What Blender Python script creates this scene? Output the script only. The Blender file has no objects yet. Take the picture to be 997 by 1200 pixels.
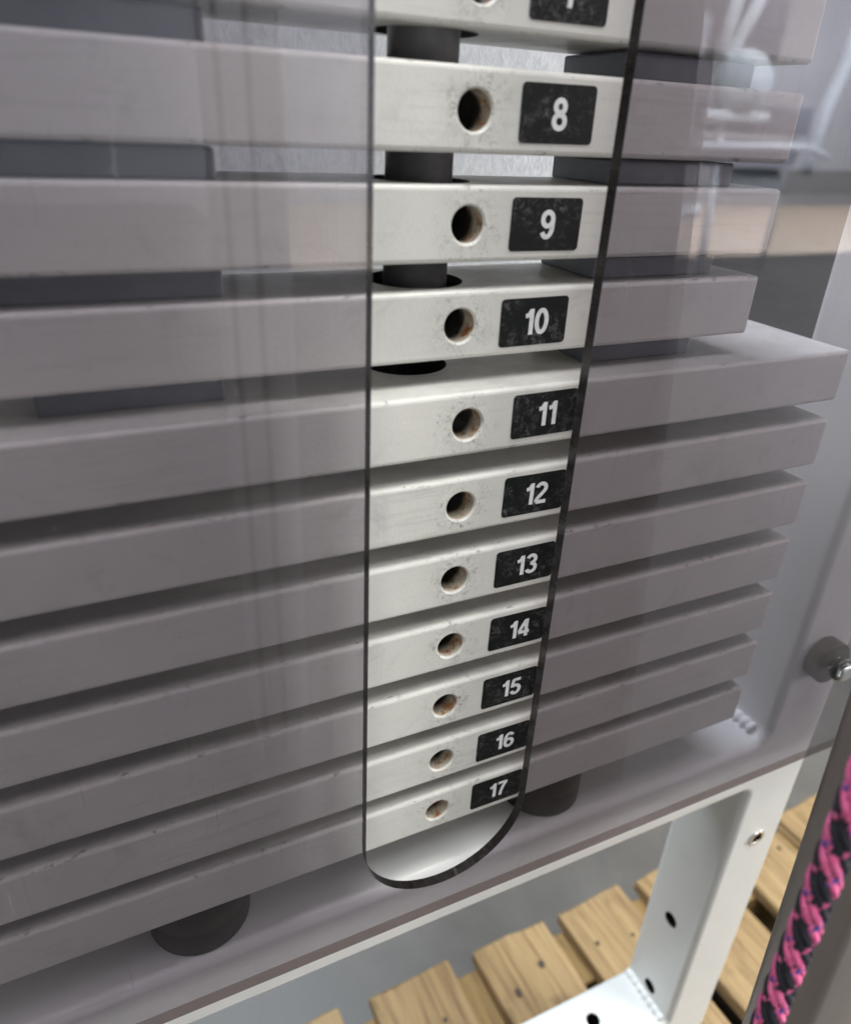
import bpy, bmesh, math, random
from mathutils import Vector, Matrix
random.seed(7)
S = bpy.context.scene
COL = S.collection
H = 1.0                                   # eye height above the floor; heights below are given relative to the eye

# ------------------------------------------------------------------ camera
cd = bpy.data.cameras.new('camera'); cam = bpy.data.objects.new('camera', cd); COL.objects.link(cam)
cd.sensor_fit = 'HORIZONTAL'; cd.sensor_width = 36.0; cd.lens = 36.0 * 870.5 / 997.0
cd.clip_start = 0.01; cd.clip_end = 200
Rr = ((0.90492534, -0.16186024, 0.39358785), (-0.42321485, -0.43944371, 0.79232469), (0.04471384, -0.88356691, -0.4661654))
cam.matrix_world = Matrix(((Rr[0][0], -Rr[0][1], -Rr[0][2], 0), (Rr[1][0], -Rr[1][1], -Rr[1][2], 0), (Rr[2][0], -Rr[2][1], -Rr[2][2], H), (0, 0, 0, 1)))
cd.dof.use_dof = True; cd.dof.focus_distance = 0.335; cd.dof.aperture_fstop = 8.8
S.camera = cam

# ------------------------------------------------------------------ world, lamps and added fills (indoor hall)
wd = bpy.data.worlds.new('World'); S.world = wd; wd.use_nodes = True
wd.node_tree.nodes['Background'].inputs[0].default_value = (0.88, 0.92, 1.0, 1)
wd.node_tree.nodes['Background'].inputs[1].default_value = 0.06
def area(name, loc, target, sx, sy, power, col):
    l = bpy.data.lights.new(name, 'AREA'); l.shape = 'RECTANGLE'; l.size = sx; l.size_y = sy; l.energy = power; l.color = col
    o = bpy.data.objects.new(name, l); COL.objects.link(o); o.location = loc
    o.rotation_euler = (Vector(target) - Vector(loc)).to_track_quat('-Z', 'Y').to_euler()
    return o
area('ceiling_lamp', (-0.25, 0.08, 3.3), (0.20, 0.20, 0), 2.8, 1.0, 124, (0.95, 0.98, 1.0))
area('side_fill', (-2.2, -2.8, 0.95), (0.15, 0.25, 0.75), 1.5, 1.3, 33, (1.0, 0.97, 0.91))  # added unseen light, broad and low, for the plates' front faces
area('right_fill', (3.5, -0.95, 1.3), (0.3, 0.25, 0.75), 1.0, 1.0, 112, (1.0, 0.98, 0.95))  # unseen fill added to brighten the upright and plates on the right
area('rear_window_light', (-0.1, 1.5, 2.7), (0.32, 0.28, 0.85), 1.2, 0.9, 80, (0.76, 0.87, 1.0))
area('column_fill', (0.9, -0.35, 3.0), (0.24, -0.75, 0.6), 0.6, 0.4, 42, (1.0, 0.97, 0.93))  # put in out of view only to brighten the mirrored column
area('machine_fill', (5.2, -2.6, 3.5), (5.4, -5.6, 0.3), 6.0, 1.6, 2600, (0.86, 0.93, 1.0))  # added out of view so the mirrored machine comes up bright
area('far_floor_fill', (10.0, -6.8, 3.6), (10.0, -7.2, 0), 10.0, 2.0, 1500, (1.0, 0.95, 0.88))  # unseen, added to make the mirrored beige floor bright
area('rear_wall_fill', (12.0, 8.6, 3.9), (12.5, 11.5, 0.8), 9.0, 1.0, 420, (0.92, 0.96, 1.0))  # added beyond the view to light the rear wall
S.view_settings.view_transform = 'Standard'; S.view_settings.look = 'None'
S.view_settings.exposure = -0.2; S.view_settings.gamma = 1.0; S.view_settings.use_curve_mapping = False
S.cycles.transparent_max_bounces = 24; S.cycles.max_bounces = 10; S.cycles.use_denoising = True
S.cycles.sample_clamp_indirect = 6.0

# ------------------------------------------------------------------ node helpers
class NT:
    def __init__(s, name):
        s.m = bpy.data.materials.new(name); s.m.use_nodes = True; s.t = s.m.node_tree; s.t.nodes.clear()
        s.out = s.n('ShaderNodeOutputMaterial')
    def n(s, ty, **kw):
        nd = s.t.nodes.new(ty)
        for k, v in kw.items(): setattr(nd, k, v)
        return nd
    def l(s, a, b): s.t.links.new(a, b)
    def math(s, op, a, b=None, c=None, clamp=False):
        nd = s.n('ShaderNodeMath', operation=op); nd.use_clamp = clamp
        for i, v in enumerate((a, b, c)):
            if v is None: continue
            if isinstance(v, (int, float)): nd.inputs[i].default_value = v
            else: s.l(v, nd.inputs[i])
        return nd.outputs[0]
    def noise(s, vec, scale, detail=3, rough=.55, dist=0):
        nd = s.n('ShaderNodeTexNoise'); nd.inputs['Scale'].default_value = scale; nd.inputs['Detail'].default_value = detail
        nd.inputs['Roughness'].default_value = rough; nd.inputs['Distortion'].default_value = dist
        if vec is not None: s.l(vec, nd.inputs['Vector'])
        return nd.outputs['Fac']
    def ramp(s, fac, a, b, v0=0., v1=1.):
        nd = s.n('ShaderNodeMapRange'); nd.clamp = True
        s.l(fac, nd.inputs[0]); nd.inputs[1].default_value = a; nd.inputs[2].default_value = b
        nd.inputs[3].default_value = v0; nd.inputs[4].default_value = v1
        return nd.outputs[0]
    def mix(s, fac, a, b):
        nd = s.n('ShaderNodeMix', data_type='RGBA')
        for v, i in ((fac, 0), (a, 6), (b, 7)):
            if isinstance(v, (int, float)): nd.inputs[i].default_value = v
            elif isinstance(v, tuple): nd.inputs[i].default_value = (*v, 1)
            else: s.l(v, nd.inputs[i])
        return nd.outputs[2]
    def scale(s, vec, xyz):
        nd = s.n('ShaderNodeVectorMath', operation='MULTIPLY'); s.l(vec, nd.inputs[0]); nd.inputs[1].default_value = xyz
        return nd.outputs[0]
    def coord(s, which='Object', rnd=False):
        tc = s.n('ShaderNodeTexCoord'); v = tc.outputs[which]
        if rnd:
            oi = s.n('ShaderNodeObjectInfo'); ad = s.n('ShaderNodeVectorMath', operation='ADD')
            mu = s.math('MULTIPLY', oi.outputs['Random'], 37.0)
            cb = s.n('ShaderNodeCombineXYZ')
            for i in range(3): s.l(mu, cb.inputs[i])
            s.l(v, ad.inputs[0]); s.l(cb.outputs[0], ad.inputs[1]); v = ad.outputs[0]
        return v
    def principled(s, col, rough=.5, metal=0., bump=None, bstr=.2, bdist=.0005, spec=.5):
        p = s.n('ShaderNodeBsdfPrincipled')
        for k, v in (('Base Color', col), ('Roughness', rough), ('Metallic', metal)):
            if isinstance(v, tuple): p.inputs[k].default_value = (*v, 1)
            elif isinstance(v, (int, float)): p.inputs[k].default_value = v
            else: s.l(v, p.inputs[k])
        p.inputs['Specular IOR Level'].default_value = spec
        if bump is not None:
            b = s.n('ShaderNodeBump'); b.inputs['Strength'].default_value = bstr; b.inputs['Distance'].default_value = bdist
            s.l(bump, b.inputs['Height']); s.l(b.outputs[0], p.inputs['Normal'])
        s.l(p.outputs[0], s.out.inputs[0]); return s.m

def mat_plate():
    t = NT('plate_paint'); o = t.coord(); r = t.coord(rnd=True)
    sep = t.n('ShaderNodeSeparateXYZ'); t.l(o, sep.inputs[0]); x, y, z = sep.outputs
    rad = t.math('SQRT', t.math('ADD', t.math('MULTIPLY', x, x), t.math('MULTIPLY', z, z)))
    peel = t.noise(r, 900, 2)
    big = t.noise(r, 22, 4)
    base = t.mix(t.ramp(big, .3, .72), (.60, .592, .545), (.67, .657, .605))
    # grey scuffs and black specks where the pin knocks round the hole
    front = t.math('LESS_THAN', y, .0006)
    near = t.math('MULTIPLY', t.math('MULTIPLY', t.ramp(rad, .0070, .0150, 1, 0), front), t.ramp(t.noise(r, 75, 3, .65), .34, .60))
    specks = t.ramp(t.noise(r, 430, 6, .78, 1.2), .53, .65)
    scuff = t.ramp(t.noise(r, 210, 4, .7), .47, .68)
    base = t.mix(t.math('MULTIPLY', near, t.math('MULTIPLY', scuff, .55)), base, (.27, .26, .23))
    base = t.mix(t.math('MULTIPLY', t.math('POWER', near, .7), t.math('MULTIPLY', specks, .95)), base, (.045, .04, .032))
    rub = t.math('MULTIPLY', t.ramp(t.noise(t.scale(r, (.06, 1, 1)), 420, 4, .7), .50, .72), t.ramp(t.noise(r, 14, 3), .42, .66))
    base = t.mix(t.math('MULTIPLY', rub, .38), base, (.36, .35, .33))
    smudge = t.ramp(t.noise(r, 38, 5, .7, .6), .56, .74)
    base = t.mix(t.math('MULTIPLY', smudge, .36), base, (.33, .32, .30))
    edge_ = t.math('MULTIPLY', t.ramp(t.math('ABSOLUTE', z), .0108, .0118), t.math('LESS_THAN', y, .0028))
    chip = t.math('MULTIPLY', edge_, t.ramp(t.noise(t.scale(r, (.5, 1, 1)), 240, 4, .75), .60, .66))
    base = t.mix(t.math('MULTIPLY', chip, .7), base, (.16, .15, .14))
    ge = t.n('ShaderNodeNewGeometry'); sn = t.n('ShaderNodeSeparateXYZ'); t.l(ge.outputs['True Normal'], sn.inputs[0])
    dustc = t.math('MULTIPLY', t.ramp(sn.outputs[2], .5, .9), t.ramp(t.noise(r, 120, 5, .75), .35, .70))
    base = t.mix(t.math('MULTIPLY', dustc, .35), base, (.42, .40, .37))
    # stray chips and pinholes anywhere
    stray = t.ramp(t.noise(r, 330, 2, .6), .755, .79)
    base = t.mix(t.math('MULTIPLY', stray, .6), base, (.20, .19, .17))
    # bare bore: rust creeping in from the rim, shade painted in as dark colour further in
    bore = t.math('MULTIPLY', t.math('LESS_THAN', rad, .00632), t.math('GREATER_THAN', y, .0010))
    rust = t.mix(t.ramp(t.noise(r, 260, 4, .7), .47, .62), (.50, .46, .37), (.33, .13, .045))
    bore_shade = t.ramp(t.math('ADD', y, t.math('MULTIPLY', t.noise(r, 220, 3), .004)), .0085, .0115)
    rust = t.mix(bore_shade, rust, (.03, .026, .022))
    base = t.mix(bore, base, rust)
    rough = t.ramp(t.noise(r, 60, 3), .3, .7, .34, .48)
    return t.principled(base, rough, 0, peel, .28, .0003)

def mat_paint(name, c0, c1, sc=14, rough=(.35, .5), peel=700, dirt=.35, bstr=.22):
    t = NT(name); r = t.coord()
    base = t.mix(t.ramp(t.noise(r, sc, 4), .3, .7), c0, c1)
    d = t.ramp(t.noise(r, 260, 3, .65), .70, .76)
    base = t.mix(t.math('MULTIPLY', d, dirt), base, tuple(v * .3 for v in c0))
    g = t.ramp(t.noise(r, 40, 5, .7), .52, .75)
    base = t.mix(t.math('MULTIPLY', g, dirt * .35), base, tuple(v * .62 for v in c0))
    return t.principled(base, t.ramp(t.noise(r, 50, 3), .3, .7, *rough), 0, t.noise(r, peel, 2), bstr, .0003)

def mat_hammer():
    t = NT('hammered_white'); r = t.coord(); st = t.scale(r, (1.0, 1.0, .55))
    h = t.noise(st, 330, 3, .6, .6)
    base = t.mix(t.ramp(h, .35, .65), (.66, .68, .70), (.80, .81, .82))
    return t.principled(base, .42, 0, h, .5, .0010)

def mat_sticker():
    t = NT('sticker_black'); r = t.coord(rnd=True)
    wear = t.math('MULTIPLY', t.ramp(t.noise(r, 420, 5, .75, .5), .50, .72), t.ramp(t.noise(r, 75, 2), .38, .60))
    base = t.mix(t.math('MULTIPLY', wear, .50), (.006, .007, .007), (.26, .26, .24))
    sp = t.ramp(t.noise(r, 700, 2, .5), .735, .77)
    base = t.mix(t.math('MULTIPLY', sp, .5), base, (.34, .33, .30))
    return t.principled(base, t.ramp(wear, 0, 1, .45, .7), 0, t.noise(r, 500, 3), .12, .0002, .25)

def mat_numeral():
    t = NT('numeral_silver'); r = t.coord(rnd=True)
    base = t.mix(t.ramp(t.noise(r, 500, 4, .7), .4, .7), (.74, .75, .74), (.58, .59, .58))
    return t.principled(base, .5)

def mat_edge():
    t = NT('acrylic_edge'); r = t.coord()
    glint_streaks = t.noise(t.scale(r, (1, .12, 1)), 520, 4, .7); big = t.noise(r, 60, 3)
    base = t.mix(t.math('MULTIPLY', t.ramp(glint_streaks, .54, .72), t.ramp(big, .40, .62)), (.010, .007, .007), (.13, .105, .095))  # lighter streaks are glints painted into the edge colour
    return t.principled(base, t.ramp(glint_streaks, .3, .7, .18, .5), 0, glint_streaks, .5, .0005)

def mat_acrylic(tint, name='smoked_acrylic'):
    t = NT(name); r = t.coord()
    g = t.n('ShaderNodeNewGeometry')
    ior = t.math('ADD', t.math('MULTIPLY', g.outputs['Backfacing'], 1 / 1.49 - 1.49), 1.49)
    fr = t.n('ShaderNodeFresnel'); t.l(ior, fr.inputs['IOR'])
    dust = t.ramp(t.noise(r, 480, 2, .5), .735, .78)
    smear = t.ramp(t.noise(t.scale(r, (1, 1, .25)), 9, 4, .6), .35, .75, .0, .009)
    scr = t.math('MULTIPLY', t.ramp(t.noise(t.scale(r, (1, 1, .012)), 1100, 2, .5, .2), .69, .73), t.ramp(t.noise(r, 24, 3), .50, .66))
    prints = t.math('MULTIPLY', t.ramp(t.noise(r, 300, 4, .7, .8), .50, .66), t.ramp(t.noise(r, 17, 3), .60, .74))
    smear = t.math('ADD', smear, t.math('ADD', t.math('MULTIPLY', scr, .20), t.math('MULTIPLY', prints, .07)))
    tr = t.n('ShaderNodeBsdfTransparent'); tr.inputs[0].default_value = (*tint, 1)
    gl = t.n('ShaderNodeBsdfGlossy'); gl.inputs['Roughness'].default_value = .018
    gl.inputs[0].default_value = (1, 1, 1, 1)
    df = t.n('ShaderNodeBsdfDiffuse'); df.inputs[0].default_value = (.45, .43, .42, 1)
    m1 = t.n('ShaderNodeMixShader'); t.l(fr.outputs[0], m1.inputs[0]); t.l(tr.outputs[0], m1.inputs[1]); t.l(gl.outputs[0], m1.inputs[2])
    m2 = t.n('ShaderNodeMixShader'); t.l(t.math('ADD', t.math('MULTIPLY', dust, .22), smear), m2.inputs[0])
    t.l(m1.outputs[0], m2.inputs[1]); t.l(df.outputs[0], m2.inputs[2])
    t.l(m2.outputs[0], t.out.inputs[0]); return t.m

def mat_simple(name, c0, c1, sc, rough, metal=0., bump=None, bstr=.3, bdist=.001):
    t = NT(name); r = t.coord()
    base = t.mix(t.ramp(t.noise(r, sc, 4, .65), .3, .7), c0, c1)
    return t.principled(base, rough, metal, t.noise(r, bump, 3) if bump else None, bstr, bdist)

def mat_wood(name, c0, c1, dark):
    t = NT(name); r = t.coord(rnd=True)
    wob = t.noise(t.scale(r, (9, 2.0, 9)), 1.0, 4)
    st = t.n('ShaderNodeVectorMath', operation='ADD'); cb = t.n('ShaderNodeCombineXYZ')
    t.l(t.math('MULTIPLY', wob, .035), cb.inputs[0]); t.l(r, st.inputs[0]); t.l(cb.outputs[0], st.inputs[1])
    grain = t.noise(t.scale(st.outputs[0], (1, .035, 1)), 170, 4, .65)
    fine = t.noise(t.scale(r, (1, .02, 1)), 900, 3)
    base = t.mix(t.ramp(wob, .3, .7), c0, c1)
    base = t.mix(t.ramp(grain, .46, .68, 0, .85), base, dark)
    base = t.mix(t.ramp(fine, .5, .8, 0, .35), base, dark)
    blot = t.ramp(t.noise(t.scale(r, (1, .4, 1)), 30, 4, .65), .56, .72, 0, .7)
    base = t.mix(blot, base, tuple(v * .55 for v in dark))
    return t.principled(base, .75, 0, grain, .35, .002)

def mat_concrete():
    t = NT('concrete'); r = t.coord()
    a = t.noise(r, 3.2, 6, .65); b = t.noise(r, 45, 4, .7)
    base = t.mix(t.ramp(a, .3, .7), (.085, .078, .069), (.15, .139, .122))
    base = t.mix(t.ramp(b, .52, .75, 0, .5), base, (.09, .088, .084))
    return t.principled(base, t.ramp(a, .3, .7, .35, .6), 0, b, .15, .002)

M = dict(
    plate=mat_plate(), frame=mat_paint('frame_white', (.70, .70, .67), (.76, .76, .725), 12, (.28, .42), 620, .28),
    hammer=mat_hammer(), sticker=mat_sticker(), numeral=mat_numeral(), acrylic=mat_acrylic((.752, .732, .758)),
    edge2=mat_acrylic((.40, .34, .33), 'acrylic_outer_edge'),
    edge=mat_edge(),
    rod=mat_simple('rod_steel', (.15, .145, .15), (.24, .235, .24), 60, .45, .6, 300, .1, .0003),
    pad=mat_simple('spacer_grey', (.085, .092, .108), (.13, .138, .152), 40, .45, 0, 300, .2, .0004),
    rubber=mat_simple('rubber', (.010, .008, .007), (.032, .023, .016), 70, .55, 0, 260, .4, .0008),
    bush=mat_simple('standoff_bronze', (.050, .032, .019), (.085, .057, .036), 120, .75, 0, 300, .25, .0005),
    chrome=mat_simple('bolt_chrome', (.70, .70, .70), (.85, .85, .84), 60, .12, 1.0),
    black=mat_simple('black_washer', (.012, .012, .012), (.03, .03, .03), 90, .4),
    hole_shade=mat_simple('hole_shade_dark', (.012, .011, .010), (.035, .03, .026), 120, .5, .3),  # near-black colour standing in for the shade inside holes
    weld=mat_paint('weld_white', (.70, .70, .67), (.76, .76, .725), 40, (.3, .5), 300, .3, .6),
    concrete=mat_concrete(), wood=mat_wood('pallet_wood', (.27, .175, .072), (.36, .25, .12), (.11, .055, .02)),
    wood2=mat_wood('stringer_wood', (.27, .17, .055), (.33, .22, .085), (.12, .06, .02)),
    nail=mat_simple('nail_hole', (.03, .022, .016), (.06, .045, .03), 200, .7),
    bronze=mat_simple('bronze_post_paint', (.165, .147, .132), (.20, .18, .163), 16, .42, 0, 500, .12, .0004),
    pink=mat_simple('rope_pink', (.82, .10, .29), (.92, .22, .44), 500, .8, 0, 900, .8, .0012),
    ropeblack=mat_simple('rope_black', (.010, .010, .016), (.028, .028, .042), 500, .8, 0, 900, .8, .0012),
    ropeblue=mat_simple('rope_blue', (.05, .06, .34), (.10, .13, .52), 500, .8, 0, 900, .8, .0012),
    wall=mat_simple('hall_wall_paint', (.29, .305, .335), (.35, .365, .395), 1.5, .7),
    baseb=mat_simple('baseboard_dark', (.015, .022, .026), (.025, .033, .038), 3, .6),
    carpet=mat_simple('beige_floor', (.50, .41, .33), (.58, .49, .40), 2.5, .7, 0, 60, .2, .002),
    mat=mat_simple('rubber_floor', (.022, .021, .021), (.04, .038, .037), 5, .75, 0, 90, .4, .002),
    vinyl=mat_simple('vinyl_dark', (.035, .033, .045), (.05, .048, .06), 9, .45),
    tube=mat_simple('white_tube_paint', (.74, .76, .78), (.80, .82, .84), 8, .35),
    towel=mat_simple('towel_white', (.72, .76, .76), (.82, .85, .85), 20, .9, 0, 60, .8, .01),
)

# ------------------------------------------------------------------ object helpers
def link(name, me, mat, parent=None, loc=None, smooth=False):
    if mat is not None and not me.materials: me.materials.append(mat)
    if smooth:
        for p in me.polygons: p.use_smooth = True
    o = bpy.data.objects.new(name, me); COL.objects.link(o)
    if loc is not None: o.location = loc
    if parent: o.parent = parent
    return o
def empty(name, loc, label, cat, group=None):
    o = bpy.data.objects.new(name, None); COL.objects.link(o); o.location = loc; o.empty_display_size = .02
    return tag(o, label, cat, group)
def tag(o, label, cat, group=None):
    o['label'] = label; o['category'] = cat
    if group: o['group'] = group
    return o
def bm_mesh(bm, name='m'):
    me = bpy.data.meshes.new(name); bm.normal_update(); bm.to_mesh(me); bm.free(); return me
def box_bm(x0, x1, y0, y1, z0, z1, bev=0., seg=2, bm=None):
    b = bmesh.new()
    v = [b.verts.new((x, y, z)) for x in (x0, x1) for y in (y0, y1) for z in (z0, z1)]
    for f in ((0, 1, 3, 2), (4, 6, 7, 5), (0, 4, 5, 1), (2, 3, 7, 6), (0, 2, 6, 4), (1, 5, 7, 3)): b.faces.new([v[i] for i in f])
    if bev: bmesh.ops.bevel(b, geom=list(b.edges), offset=bev, segments=seg, affect='EDGES', profile=.5)
    bmesh.ops.recalc_face_normals(b, faces=list(b.faces))
    return b
def box(name, x0, x1, y0, y1, z0, z1, mat, parent=None, loc=None, bev=0., seg=2):
    return link(name, bm_mesh(box_bm(x0, x1, y0, y1, z0, z1, bev, seg)), mat, parent, loc, bev > 0)
def cyl_bm(r, p0, p1, n=32, r2=None, bev=0.):
    b = bmesh.new(); d = Vector(p1) - Vector(p0); L = d.length
    bmesh.ops.create_cone(b, cap_ends=True, segments=n, radius1=r, radius2=r if r2 is None else r2, depth=L)
    if bev:
        es = [e for e in b.edges if all(abs(abs(v.co.z) - L / 2) < 1e-6 for v in e.verts)]
        bmesh.ops.bevel(b, geom=es, offset=bev, segments=3, affect='EDGES', profile=.5)
    b.transform(Matrix.Translation((Vector(p0) + Vector(p1)) / 2) @ d.to_track_quat('Z', 'Y').to_matrix().to_4x4())
    return b
def cyl(name, r, p0, p1, mat, parent=None, n=32, bev=0., r2=None):
    me = bm_mesh(cyl_bm(r, p0, p1, n, r2, bev))
    o = link(name, me, mat, parent)
    for p in me.polygons: p.use_smooth = len(p.vertices) <= 4
    return o
def tube_bm(pts, r, n=12):
    b = bmesh.new(); rings = []
    pts = [Vector(p) for p in pts]
    for i, p in enumerate(pts):
        d = (pts[min(i + 1, len(pts) - 1)] - pts[max(i - 1, 0)]).normalized()
        a = d.orthogonal().normalized() if i == 0 else (rings[-1][1] - d * rings[-1][1].dot(d)).normalized()
        c = d.cross(a)
        rings.append(([b.verts.new(p + (a * math.cos(2 * math.pi * k / n) + c * math.sin(2 * math.pi * k / n)) * r) for k in range(n)], a))
    for i in range(len(rings) - 1):
        A, B = rings[i][0], rings[i + 1][0]
        for k in range(n): b.faces.new((A[k], A[(k + 1) % n], B[(k + 1) % n], B[k]))
    b.faces.new(rings[0][0][::-1]); b.faces.new(rings[-1][0])
    bmesh.ops.recalc_face_normals(b, faces=list(b.faces)); return b
def tube(name, pts, r, mat, parent=None, n=12):
    return link(name, bm_mesh(tube_bm(pts, r, n)), mat, parent, None, True)
def cut(bm, cutters):
    """boolean difference, evaluated straight to a mesh"""
    o = bpy.data.objects.new('tmp', bm_mesh(bm)); COL.objects.link(o); tmp = []
    for c in cutters:
        k = bpy.data.objects.new('tmpc', bm_mesh(c)); COL.objects.link(k); tmp.append(k)
        md = o.modifiers.new('b', 'BOOLEAN'); md.object = k; md.operation = 'DIFFERENCE'; md.solver = 'EXACT'
    dg = bpy.context.evaluated_depsgraph_get(); dg.update()
    me = bpy.data.meshes.new_from_object(o.evaluated_get(dg))
    for q in tmp + [o]: bpy.data.objects.remove(q)
    return me
def curve_mesh(splines, half, bev=0., res=3):
    """filled 2-D outlines (later ones are holes) in x,z extruded +-half along y"""
    cu = bpy.data.curves.new('c', 'CURVE'); cu.dimensions = '2D'; cu.fill_mode = 'BOTH'
    cu.extrude = half - bev; cu.bevel_depth = bev; cu.bevel_resolution = res; cu.offset = -bev
    for pts in splines:
        s = cu.splines.new('POLY'); s.points.add(len(pts) - 1); s.use_cyclic_u = True
        for p, q in zip(s.points, pts): p.co = (q[0], q[1], 0, 1)
    o = bpy.data.objects.new('tmp', cu); COL.objects.link(o)
    dg = bpy.context.evaluated_depsgraph_get(); dg.update()
    me = bpy.data.meshes.new_from_object(o.evaluated_get(dg)); bpy.data.objects.remove(o)
    bm = bmesh.new(); bm.from_mesh(me); bm.transform(Matrix.Rotation(math.radians(90), 4, 'X'))
    bmesh.ops.remove_doubles(bm, verts=list(bm.verts), dist=1e-6)
    bmesh.ops.recalc_face_normals(bm, faces=list(bm.faces))
    return bm
def rrect(x0, x1, z0, z1, r, n=6):
    pts = []
    for cx, cz, a0 in ((x1 - r, z1 - r, 0), (x0 + r, z1 - r, 90), (x0 + r, z0 + r, 180), (x1 - r, z0 + r, 270)):
        for k in range(n + 1):
            a = math.radians(a0 + 90 * k / n); pts.append((cx + r * math.cos(a), cz + r * math.sin(a)))
    return pts

# ------------------------------------------------------------------ setting
fl = box('floor', -14, 18, -14, 14, -.05, 0, M['concrete']); fl['kind'] = 'structure'
MY = .4312                                # a thing seen mirrored at depth v in the shield stands at y = MY - v
cp = link('beige_floor', bm_mesh(box_bm(1.5, 17.5, MY - 9.6, MY - 5.3, .0005, .005)), M['carpet']); cp['kind'] = 'structure'
rm = box('rubber_floor', -6, 9, -4.9, -.05, .0005, .0085, M['mat']); rm['kind'] = 'structure'
wb = box('wall_opposite', -14, 18, MY - 10.2, MY - 9.8, 0, 4.2, M['wall']); wb['kind'] = 'structure'
wr = box('wall_rear', -14, 18, 12, 12.3, 0, 4.2, M['wall']); wr['kind'] = 'structure'
box('baseboard', -14, 18, 11.96, 12.0, 0, .45, M['baseb'], wr)

# ------------------------------------------------------------------ white steel frame round the stack
FX0, FX1 = -.185, .433; PXL, PXR = -.132, .380
ZB1, ZB0 = -.360, -.407                  # beam carrying the stack
ZL1, ZL0 = -.702, -.752                  # lower beam
YF, YB = .231, .287
def Zw(z): return z + H
outer = [(FX0, Zw(-.999)), (FX1, Zw(-.999)), (FX1, Zw(.62)), (FX0, Zw(.62))]
opn = [rrect(PXL, PXR, Zw(ZB1), Zw(.56), .010), rrect(PXL, PXR, Zw(ZL1), Zw(ZB0), .007), [(PXL, Zw(-1.02)), (PXR, Zw(-1.02)), (PXR, Zw(ZL0)), (PXL, Zw(ZL0))]]
outer = [(FX0, Zw(-.999)), (PXL, Zw(-.999)), (PXL, Zw(ZL0)), (PXR, Zw(ZL0)), (PXR, Zw(-.999)), (FX1, Zw(-.999)), (FX1, Zw(.62)), (FX0, Zw(.62))]
fb = curve_mesh([outer] + opn[:2], (YB - YF) / 2, .0055, 6)
fb.transform(Matrix.Translation((0, (YF + YB) / 2, 0)))
frame = empty('stack_frame', (.13, .26, 0), 'white painted steel frame carrying the weight stack, bolt holes in its upright', 'frame')
def hx(z, y=.259, r=.0066): return cyl_bm(r, (PXR - .02, y, Zw(z)), (PXR + .03, y, Zw(z)), 24)
fm = cut(fb, [hx(-.590), hx(-.686), cyl_bm(.0058, (.4065, YF - .01, Zw(-.467)), (.4065, YF + .03, Zw(-.467)), 24),
              cyl_bm(.0062, (.322, .262, Zw(ZL1) - .03), (.322, .262, Zw(ZL1) + .02), 24)])
fb = bmesh.new(); fb.from_mesh(fm); bmesh.ops.triangulate(fb, faces=list(fb.faces))
def piece(name, planes):
    b = fb.copy()
    for co, no in planes:                 # keep the side the normal points away from; the halves adjoin along the welds
        bmesh.ops.bisect_plane(b, geom=list(b.verts) + list(b.edges) + list(b.faces), plane_co=co, plane_no=no, clear_outer=True)
    me = bm_mesh(b); me.materials.clear()
    for p in me.polygons: p.use_smooth = False
    me.materials.append(M['frame']); me.materials.append(M['hole_shade'])
    for p in me.polygons:                 # shade inside the drilled holes, painted as a dark material
        c = p.center
        for ax, (u, v), r_ in ((0, (.259, Zw(-.590)), .0067), (0, (.259, Zw(-.686)), .0067), (2, (.322, .262), .0063), (1, (.4065, Zw(-.467)), .0059)):
            q = [c[i] for i in range(3) if i != ax]
            inside = {0: PXR - .001 < c.x < PXR + .04, 1: YF + .0006 < c.y < YF + .04, 2: Zw(ZL1) - .04 < c.z < Zw(ZL1) + .001}[ax]
            if inside and math.hypot(q[0] - u, q[1] - v) < r_ * 1.01: p.material_index = 1
    o = link(name, me, None, frame); o.matrix_parent_inverse = Matrix.Translation(-frame.location)
    return o
cs = PXR - .0115; cl = PXL + .0115
piece('upright', [((cs, 0, 0), (-1, 0, 0))])
piece('upright', [((cl, 0, 0), (1, 0, 0))])
mid = [((cs, 0, 0), (1, 0, 0)), ((cl, 0, 0), (-1, 0, 0))]
piece('stack_beam', mid + [((0, 0, Zw(-.30)), (0, 0, 1)), ((0, 0, Zw(-.55)), (0, 0, -1))])
piece('lower_beam', mid + [((0, 0, Zw(-.55)), (0, 0, 1))])
piece('top_beam', mid + [((0, 0, Zw(.3)), (0, 0, -1))])
fb.free()
def child(o, root):
    o.parent = root; o.matrix_parent_inverse = Matrix.Translation(-root.location); return o
# threaded insert in the upright's face
ins = curve_mesh([[(.0070 * math.cos(a * math.pi / 16), .0070 * math.sin(a * math.pi / 16)) for a in range(32)], [(.0046 * math.cos(a * math.pi / 16), .0046 * math.sin(a * math.pi / 16)) for a in range(32)]], .0012, .0004, 2)
ins.transform(Matrix.Translation((.4065, YF - .0004, Zw(-.467))))
child(link('threaded_insert', bm_mesh(ins), M['chrome']), frame)
# weld beads in the corners
def weld(p0, p1, r):
    n = 40; P0, P1 = Vector(p0), Vector(p1); d = (P1 - P0); b = tube_bm([P0 + d * (i / n) for i in range(n + 1)], r, 10)
    for v in b.verts:
        t = (v.co - P0).dot(d) / d.length_squared; c = P0 + d * t
        v.co = c + (v.co - c) * (1 + .16 * math.sin(t * n * 1.1) + random.uniform(-.06, .06))
    return child(link('weld_bead', bm_mesh(b), M['weld'], None, None, True), frame)
weld((PXR - .0015, YF + .010, Zw(ZB1) + .0015), (PXR - .0015, YB - .003, Zw(ZB1) + .0015), .0052)
weld((PXR - .001, YF + .010, Zw(ZB0) - .001), (PXR - .001, YB - .003, Zw(ZB0) - .001), .0042)
weld((PXR - .001, YF + .006, Zw(ZL1) + .001), (PXR - .001, YB - .003, Zw(ZL1) + .001), .0042)

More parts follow.
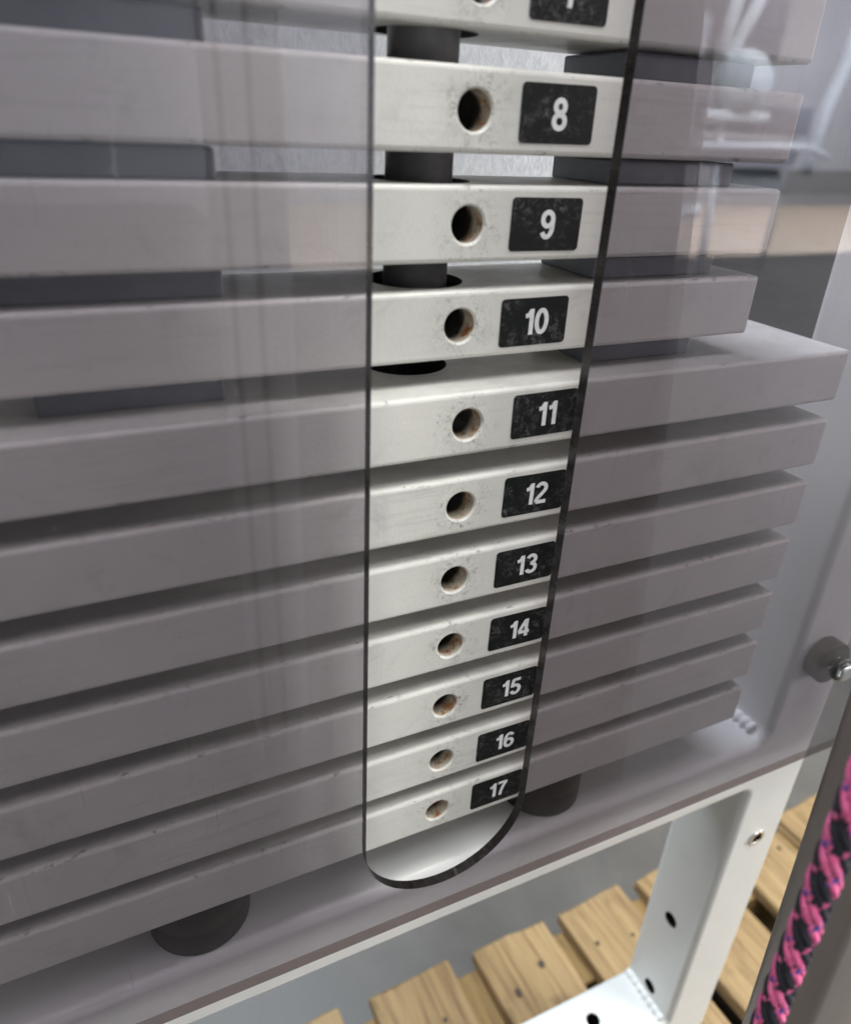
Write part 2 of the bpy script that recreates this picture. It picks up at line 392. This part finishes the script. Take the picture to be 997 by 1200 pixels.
# rear cover, white hammered sheet
rp = curve_mesh([rrect(-.12, .265, Zw(-.20), Zw(.16), .01)], .0012, .0004, 1)
rp.transform(Matrix.Translation((0, .385, 0)))
tag(link('rear_cover', bm_mesh(rp), M['hammer']), 'white hammered metal cover sheet standing behind the weight plates', 'cover panel')

# ------------------------------------------------------------------ weight plates
PITCH, TH = .035, .0254
CX = .1305                                # pin-hole column
def plate_mesh(xl, xr, depth, rodx, rody, hr=.0185):
    b = box_bm(xl - CX, xr - CX, 0, depth, -TH / 2, TH / 2, .0017, 3)
    return cut(b, [cyl_bm(.00625, (0, -.01, 0), (0, rody + .008, 0), 48), cyl_bm(.0078, (0, -.0008, 0), (0, .0010, 0), 48, .0060), cyl_bm(hr, (rodx - CX, rody, -.03), (rodx - CX, rody, .03), 48)])
RX, RY = .1225, .266
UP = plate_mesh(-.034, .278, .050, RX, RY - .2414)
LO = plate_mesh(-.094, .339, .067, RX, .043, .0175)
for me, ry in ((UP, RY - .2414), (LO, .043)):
    me.materials.clear(); me.materials.append(M['plate']); me.materials.append(M['hole_shade'])
    for p in me.polygons:                 # painted shade inside the clearance hole for the rod
        c = p.center
        p.material_index = int(abs(p.normal.z) < .5 and (c.x - RX + CX) ** 2 + (c.y - ry) ** 2 < .0188 ** 2)
STK = bm_mesh(curve_mesh([rrect(-.015, .015, -.0091, .0091, .0016, 5)], .00012))
STK.materials.append(M['sticker'])
gap = PITCH - TH
def pad_mesh(x0, x1, y0, y1, h): 
    me = bm_mesh(box_bm(x0 - CX, x1 - CX, y0, y1, TH / 2 - .0001, TH / 2 + h, .0009, 2)); me.materials.append(M['pad'])
    for p in me.polygons: p.use_smooth = False
    return me
PU = [pad_mesh(-.030, .0475, .0085, .047, gap - .0008), pad_mesh(.194, .257, .0085, .047, gap - .0008)]
PL = [pad_mesh(-.075, .030, .026, .060, gap), pad_mesh(.213, .318, .026, .060, gap)]
P10 = [pad_mesh(-.014, .045, .019, .060, gap), pad_mesh(.196, .253, .019, .060, gap)]
def arc(cx, cy, rx, ry, a0, a1, n=18): return [(cx + rx * math.cos(math.radians(a0 + (a1 - a0) * i / n)), cy + ry * math.sin(math.radians(a0 + (a1 - a0) * i / n))) for i in range(n + 1)]
SW = .176                                 # stroke width, digit height = 1
GLYPH = {                                 # centre lines of the strokes, closed ones end where they begin
    '0': (.56, [arc(.28, .5, .203, .425, 90, 450, 36)]),
    '1': (.40, [[(.285, 0), (.285, 1.0)], [(.03, .735), (.13, .752), (.20, .80), (.235, .87), (.245, .93)]]),
    '2': (.56, [arc(.28, .715, .20, .21, 165, -38, 20) + [(.30, .43), (.15, .27), (.085, .16), (.075, .075)], [(.072, .073), (.53, .073)]]),
    '3': (.56, [arc(.272, .735, .185, .19, 160, -82, 20), arc(.272, .285, .205, .212, 84, -162, 20), [(.215, .535), (.30, .525)]]),
    '4': (.57, [[(.405, 0), (.405, .985)], [(.36, .93), (.075, .36), (.07, .295)], [(.02, .268), (.56, .268)]]),
    '5': (.56, [[(.515, .925), (.135, .925)], [(.16, .96), (.10, .47)], [(.13, .50)] + arc(.275, .325, .205, .25, 125, -160, 24)]),
    '6': (.56, [arc(.285, .31, .197, .238, 0, 360, 30), [(.088, .30)] + arc(.30, .545, .212, .38, 180, 35, 22)]),
    '7': (.54, [[(.03, .925), (.53, .925)], [(.475, .90), (.34, .68), (.25, .42), (.205, .20), (.19, 0)]]),
    '8': (.56, [arc(.28, .735, .172, .19, 0, 360, 28), arc(.28, .285, .203, .21, 0, 360, 30)]),
    '9': (.56, [arc(.275, .69, .197, .238, 0, 360, 30), [(.472, .70)] + arc(.26, .455, .212, .38, 0, -145, 22)]),
}
def numeral(txt):
    """bold sans digits drawn as flat strokes, each stroke a hair above the one before"""
    b = bmesh.new(); hgt = .0099; adv = sum(GLYPH[c][0] for c in txt) + .035 * (len(txt) - 1); x = -adv / 2; lay = 0
    if txt == '11': x += .02
    for c in txt:
        for st_ in GLYPH[c][1]:
            P = [Vector((p[0] + x, p[1] - .5)) for p in st_]; closed = (P[0] - P[-1]).length < 1e-4
            if closed: P.pop()
            n = len(P); L = []; y = -lay * .000012; lay += 1
            for i in range(n):
                a = P[(i - 1) % n] if (closed or i) else P[i]; d = P[(i + 1) % n] if (closed or i < n - 1) else P[i]
                t = (d - a).normalized(); nn = Vector((-t.y, t.x)) * SW / 2
                L.append([b.verts.new(((q.x) * hgt * 1.09, y, (q.y) * hgt)) for q in (P[i] + nn, P[i] - nn)])
            for i in range(n if closed else n - 1):
                A, B = L[i], L[(i + 1) % n]; b.faces.new((A[0], A[1], B[1], B[0]))
        x += GLYPH[c][0] + .035
    for f in b.faces:
        f.normal_update()
        if f.normal.y > 0: f.normal_flip()
    me = bm_mesh(b); me.materials.append(M['numeral']); return me
WORD = dict(zip(range(7, 18), 'seven eight nine ten eleven twelve thirteen fourteen fifteen sixteen seventeen'.split()))
for k in range(7, 18):
    ztop = -.0887 - PITCH * (k - 11); up = k <= 10
    y0 = .2414 if up else .231
    side = {7: 'topmost in view, partly cut off', 10: 'lowest of the narrow plates', 11: 'topmost of the wide plates', 17: 'lowest, just above the rubber bumpers'}.get(k)
    lab = f"off-white steel weight plate, {'narrow' if up else 'wide'}, sticker reading {WORD[k]}" + (', ' + side if side else '')
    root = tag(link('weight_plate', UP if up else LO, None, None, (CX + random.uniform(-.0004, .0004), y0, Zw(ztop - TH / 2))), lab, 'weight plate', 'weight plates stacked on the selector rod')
    st = link('number_sticker', STK, None, root, ((.1625 if up else .1650) - CX, -.00016, .0002 + random.uniform(-.0004, .0004)))
    st.rotation_euler.y = math.radians(random.uniform(-.7, .7))
    link('numeral', numeral(str(k)), None, st, (.0006 + (.0004 if k > 9 else 0), -.00020, 0))
    if k == 7: continue
    for pm in ((PU if up else (P10 if k == 11 else PL))): link('spacer_pad', pm, None, root)
tag(cyl('selector_rod', .0122, (RX, RY, Zw(-.0800)), (RX, RY, Zw(.40)), M['rod'], None, 48), 'round grey steel selector rod passing down through the weight plates', 'rod')

# rubber bumpers under the lowest plate
def bumper(x, y, label):
    z1 = -.0887 - PITCH * 6 - TH
    h = z1 - ZB1
    prof = [(0, 0), (.0235, 0), (.0247, .0012), (.0247, h * .40), (.0243, h * .43), (.0247, h * .46), (.0247, h - .0012), (.0238, h), (0, h)]
    b = bmesh.new(); n = 56; rings = []
    for r, z in prof: rings.append([b.verts.new((r * math.cos(2 * math.pi * i / n), r * math.sin(2 * math.pi * i / n), z)) for i in range(n)] if r else [b.verts.new((0, 0, z))])
    for A, B in zip(rings, rings[1:]):
        for i in range(n):
            j = (i + 1) % n
            vs = [A[i % len(A)], A[j % len(A)], B[j % len(B)], B[i % len(B)]]
            b.faces.new(list(dict.fromkeys(vs)))
    bmesh.ops.recalc_face_normals(b, faces=list(b.faces))
    tag(link('rubber_bumper', bm_mesh(b), M['rubber'], None, (x, y, Zw(ZB1)), True), label, 'bumper', 'rubber bumpers under the stack')
bumper(.216, .2605, 'dark rubber bumper under plate 17, close beside the slot and its number sticker')
bumper(.0125, .2590, 'dark rubber bumper under the lowest plate, on the side away from the number stickers')

# ------------------------------------------------------------------ smoked acrylic shield with slot
AY0, AY1 = .2156, .2206
sx0, sx1, scz = .0852, .1718, -.3030; r = (sx1 - sx0) / 2; scx = (sx0 + sx1) / 2
slot = [(sx0, Zw(.45)), (sx0, Zw(scz))] + [(scx + r * math.cos(math.radians(180 + 180 * i / 40)), Zw(scz) + r * math.sin(math.radians(180 + 180 * i / 40))) for i in range(1, 40)] + [(sx1, Zw(scz)), (sx1, Zw(.45))]
ab = curve_mesh([[(-.22, Zw(-.3685)), (.452, Zw(-.3685)), (.452, Zw(.6)), (-.22, Zw(.6))], slot], (AY1 - AY0) / 2)
ab.transform(Matrix.Translation((0, (AY0 + AY1) / 2, 0)))
shield = empty('acrylic_shield', (scx, AY0, Zw(-.3685)), 'smoked transparent acrylic shield with a round-ended slot in front of the weight plates', 'shield')
def shield_part(name, keep, mat):
    b = ab.copy(); bmesh.ops.delete(b, geom=[f for f in b.faces if not keep(f)], context='FACES')
    o = child(link(name, bm_mesh(b), mat), shield); return o
ab.faces.ensure_lookup_table(); ab.normal_update()
big = lambda f: abs(f.normal.y) > .9
inslot = lambda f: (not big(f)) and sx0 - .002 < f.calc_center_median().x < sx1 + .002 and Zw(-.36) < f.calc_center_median().z < Zw(.46)
shield_part('panel', big, M['acrylic'])
so = shield_part('slot_edge', inslot, M['edge'])
for p in so.data.polygons: p.use_smooth = True
shield_part('outer_edge', lambda f: not big(f) and not inslot(f), M['edge2'])
ab.free()

# standoff between shield and upright
sp = Vector((.4025, 0, Zw(-.2925)))
st = empty('shield_standoff', (sp.x, YF, sp.z), 'dark brown bushing with chrome bolt holding the shield off the upright', 'standoff')
def SP(y): return (sp.x, y, sp.z)
for nm, rr, a, b_, m, bv in (('bushing', .0148, YF, AY1 + .0001, 'bush', .0008), ('washer', .0078, AY0 - .0001, AY0 - .0014, 'black', .0003), ('bolt_head', .0060, AY0 - .0014, AY0 - .0056, 'chrome', .0016)):
    child(cyl(nm, rr, SP(a), SP(b_), M[m], None, 40, bv), st)

# ------------------------------------------------------------------ bronze post and rope in front
def along(P, Q, z):
    t = (z - P[2]) / (Q[2] - P[2]); return [P[i] + (Q[i] - P[i]) * t for i in range(2)] + [z]
k = .118 / .170
e0, e1 = (.3289 * k, .118, -.2485 * k), (.3621 * k, .118, -.5769 * k)
pb = bmesh.new(); zt, zb = .30, -.999
T, B_ = along(e0, e1, zt), along(e0, e1, zb)
vs = []
for px, pz in ((T[0], zt), (B_[0], zb)):
    for dx, dy in ((0, -.03), (.090, -.03), (.090, 0), (0, 0)): vs.append(pb.verts.new((px + dx, .118 + dy, Zw(pz))))
for f in ((0, 1, 2, 3), (7, 6, 5, 4), (0, 4, 5, 1), (1, 5, 6, 2), (2, 6, 7, 3), (3, 7, 4, 0)): pb.faces.new([vs[i] for i in f])
bmesh.ops.bevel(pb, geom=list(pb.edges), offset=.004, segments=3, affect='EDGES', profile=.5)
bmesh.ops.recalc_face_normals(pb, faces=list(pb.faces))
tag(link('machine_post', bm_mesh(pb), M['bronze'], None, None, True), 'plain dark grey-brown steel post leaning slightly beside the shield, behind the rope', 'post')

k = .072 / .170
r0, r1 = (.386 * k, .072, -.350 * k), (.4010 * k, .072, -.6050 * k)
rope = empty('rope', (along(r0, r1, -.999)[0], .072, 0), 'twisted pink, blue and black rope hanging in front of the post', 'rope')
RR = .0039
def strand(name, q, sgn, mat):
    """one yarn of the braid: eight wind one way and eight the other, each passing over and under"""
    pts = []; n = 560; z0, z1 = -.52, .02; pitch = .043; ph = q * math.pi / 4
    for i in range(n + 1):
        z = z0 + (z1 - z0) * i / n; c = along(r0, r1, z); a = ph - sgn * 2 * math.pi * z / pitch
        rr = RR * (.72 + .075 * sgn * math.cos(4 * (2 * math.pi * z / pitch)) + (.05 if sgn > 0 else 0)) + random.uniform(-.00006, .00006)
        pts.append((c[0] + rr * math.cos(a), c[1] + rr * math.sin(a), Zw(z)))
    o = child(tube(name, pts, RR * (.37 if sgn > 0 else .30), mat, None, 7), rope); return o
for q in range(8):
    m = ('pink', 'pink', 'ropeblack', 'ropeblack')[q % 4]
    strand(m.replace('rope', '') + '_yarn', q, 1, M[m])
    m = ('pink', 'ropeblack', 'ropeblue', 'ropeblack')[q % 4]
    strand(m.replace('rope', '') + '_yarn', q + .5, -1, M[m])
child(tube('core', [(*along(r0, r1, z)[:2], Zw(z)) for z in (-.52, -.25, .02)], RR * .66, M['ropeblack'], None, 12), rope)

# ------------------------------------------------------------------ pallet on the floor behind the frame
PZ = -.85
pal = empty('wooden_pallet', (.45, .1, 0), 'rough wooden pallet lying on the concrete floor behind the white frame', 'pallet')
def wood(name, x0, x1, y0, y1, z0, z1, m, jit=.0022):
    b = box_bm(x0, x1, y0, y1, z0, z1)
    bmesh.ops.subdivide_edges(b, edges=list(b.edges), cuts=3, use_grid_fill=True)
    for v in b.verts: v.co += Vector((random.uniform(-jit, jit) * .6, random.uniform(-jit, jit), random.uniform(-jit, jit) * .35))
    bmesh.ops.bevel(b, geom=[e for e in b.edges if len(e.link_faces) == 2 and e.calc_face_angle(0) > 1.0], offset=.0018, segments=1, affect='EDGES')
    cx, cy, cz = (x0 + x1) / 2, (y0 + y1) / 2, (z0 + z1) / 2
    b.transform(Matrix.Translation((-cx, -cy, -cz)))
    o = link(name, bm_mesh(b), M[m], None, (cx, cy, cz)); child(o, pal); return o
yend = .4390
for bi in range(-1, 7):
    bx = .186 + .1243 * bi + random.uniform(-.004, .004)
    bw = random.choice((.094, .097, .100)); ye = yend + random.uniform(-.007, .006)
    bd = wood('board', bx, bx + bw, ye - .46, ye, Zw(PZ) - .019, Zw(PZ), 'wood')
    bd.rotation_euler.z = math.radians(3 + random.uniform(-1.5, 1.5))
    for yy in (.052, ):
        for xx in (random.uniform(.2, .36), random.uniform(.62, .8)):
            c = Vector((-bw / 2 + bw * xx + random.uniform(-.006, .006), .23 - yy + random.uniform(-.012, .008), .0095))
            b = cyl_bm(random.uniform(.0018, .0036), c, c + Vector((0, 0, .0018)), 9)
            b.transform(Matrix.Translation(c) @ Matrix.Diagonal((1, random.uniform(1, 2.2), 1, 1)) @ Matrix.Translation(-c))
            link('nail_head', bm_mesh(b), M['nail'], bd)
for yy in (.405, .22, .04):
    wood('stringer', .05, 1.05, yy - .045, yy + .018, .020, Zw(PZ) - .0195, 'wood2')
for xx in (.07, .50, .94): wood('bottom_board', xx, xx + .095, .0, .42, .001, .0195, 'wood')

# ------------------------------------------------------------------ things standing in the hall behind the photographer, seen mirrored in the shield
def mp(x, v, z): return Vector((x, MY - v, Zw(z)))
mc = empty('exercise_machine', mp(4.8, 4.8, -1.0), 'white tube exercise machine with dark pads, mirrored faintly in the shield', 'machine')
def mtube(name, pts, r_): child(tube(name, [mp(*p) for p in pts], r_, M['tube'], None, 12), mc)
def mpad(x0, x1, v, z0, z1, th, mt='vinyl'):
    o = link('pad', bm_mesh(box_bm(-(x1 - x0) / 2, (x1 - x0) / 2, -th / 2, th / 2, -(z1 - z0) / 2, (z1 - z0) / 2, .05, 4)), M[mt], None, mp((x0 + x1) / 2, v, (z0 + z1) / 2), True)
    return child(o, mc)
mpad(4.10, 5.06, 4.75, .50, 1.25, .12); mpad(4.30, 5.42, 4.62, .02, .24, .12); mpad(4.15, 5.30, 4.66, -.20, -.02, .30)
mpad(4.02, 4.24, 4.6, .46, .74, .05, 'towel'); mpad(4.72, 5.28, 4.70, -.40, -.21, .2, 'tube')
mtube('leg', [(4.47, 4.55, .10), (4.53, 4.55, -.5), (4.56, 4.55, -.98)], .030); mtube('leg', [(4.16, 4.55, .0), (4.12, 4.55, -.98)], .030)
mtube('handle', [(4.25, 4.50, .118), (4.83, 4.50, .124)], .040)
mtube('seat_rail', [(4.2, 4.45, -.07), (5.30, 4.45, -.05), (5.55, 4.45, -.12)], .022)
mtube('arm', [(5.70, 4.6, 1.1), (5.66, 4.6, .55), (5.56, 4.6, .25), (5.50, 4.6, -.25)], .05)
mtube('arm', [(4.42, 4.64, .48), (4.55, 4.64, 1.3)], .045); mtube('arm', [(4.50, 4.64, .48), (4.92, 4.64, 1.3)], .045)
mtube('foot_bar', [(3.95, 4.5, -.56), (4.35, 4.5, -.50)], .05)
mtube('back_post', [(5.40, 4.7, .25), (5.38, 4.7, -.98)], .02)
b = bmesh.new(); bmesh.ops.create_icosphere(b, subdivisions=4, radius=.2)
for v in b.verts: v.co *= 1 + .05 * math.sin(v.co.x * 60) * math.sin(v.co.y * 50) + random.uniform(-.02, .02)
tag(link('towel_bundle', bm_mesh(b), M['towel'], None, mp(4.58, 4.55, .335), True), 'rumpled white towel bundle on the machine, mirrored faintly in the shield', 'towel')
up_ = box('white_column', -.15, .15, -.08, .08, 0, 2.9, M['tube'], None, mp(3.40, 4.2, -1.0), .01)
tag(up_, 'slim white column, mirrored as a pale vertical band in the shield', 'column')
pc = box('cable_column', -.046, .046, -.03, .03, 0, 2.2, M['tube'], None, mp(.236, 1.03, -1.0), .006)
tag(pc, 'white machine upright behind two dark cables, mirrored as a pale vertical band', 'column')
for x, which in ((.192, 'farther from'), (.226, 'nearer to')):
    p = cyl('dark_cable', .0042, mp(x, .95, -1.0), mp(x, .95, 1.2), M['black'], None, 12)
    tag(p, f'thin dark vertical cable mirrored in the shield, the one {which} the slot', 'cable', 'dark cables mirrored in the shield')
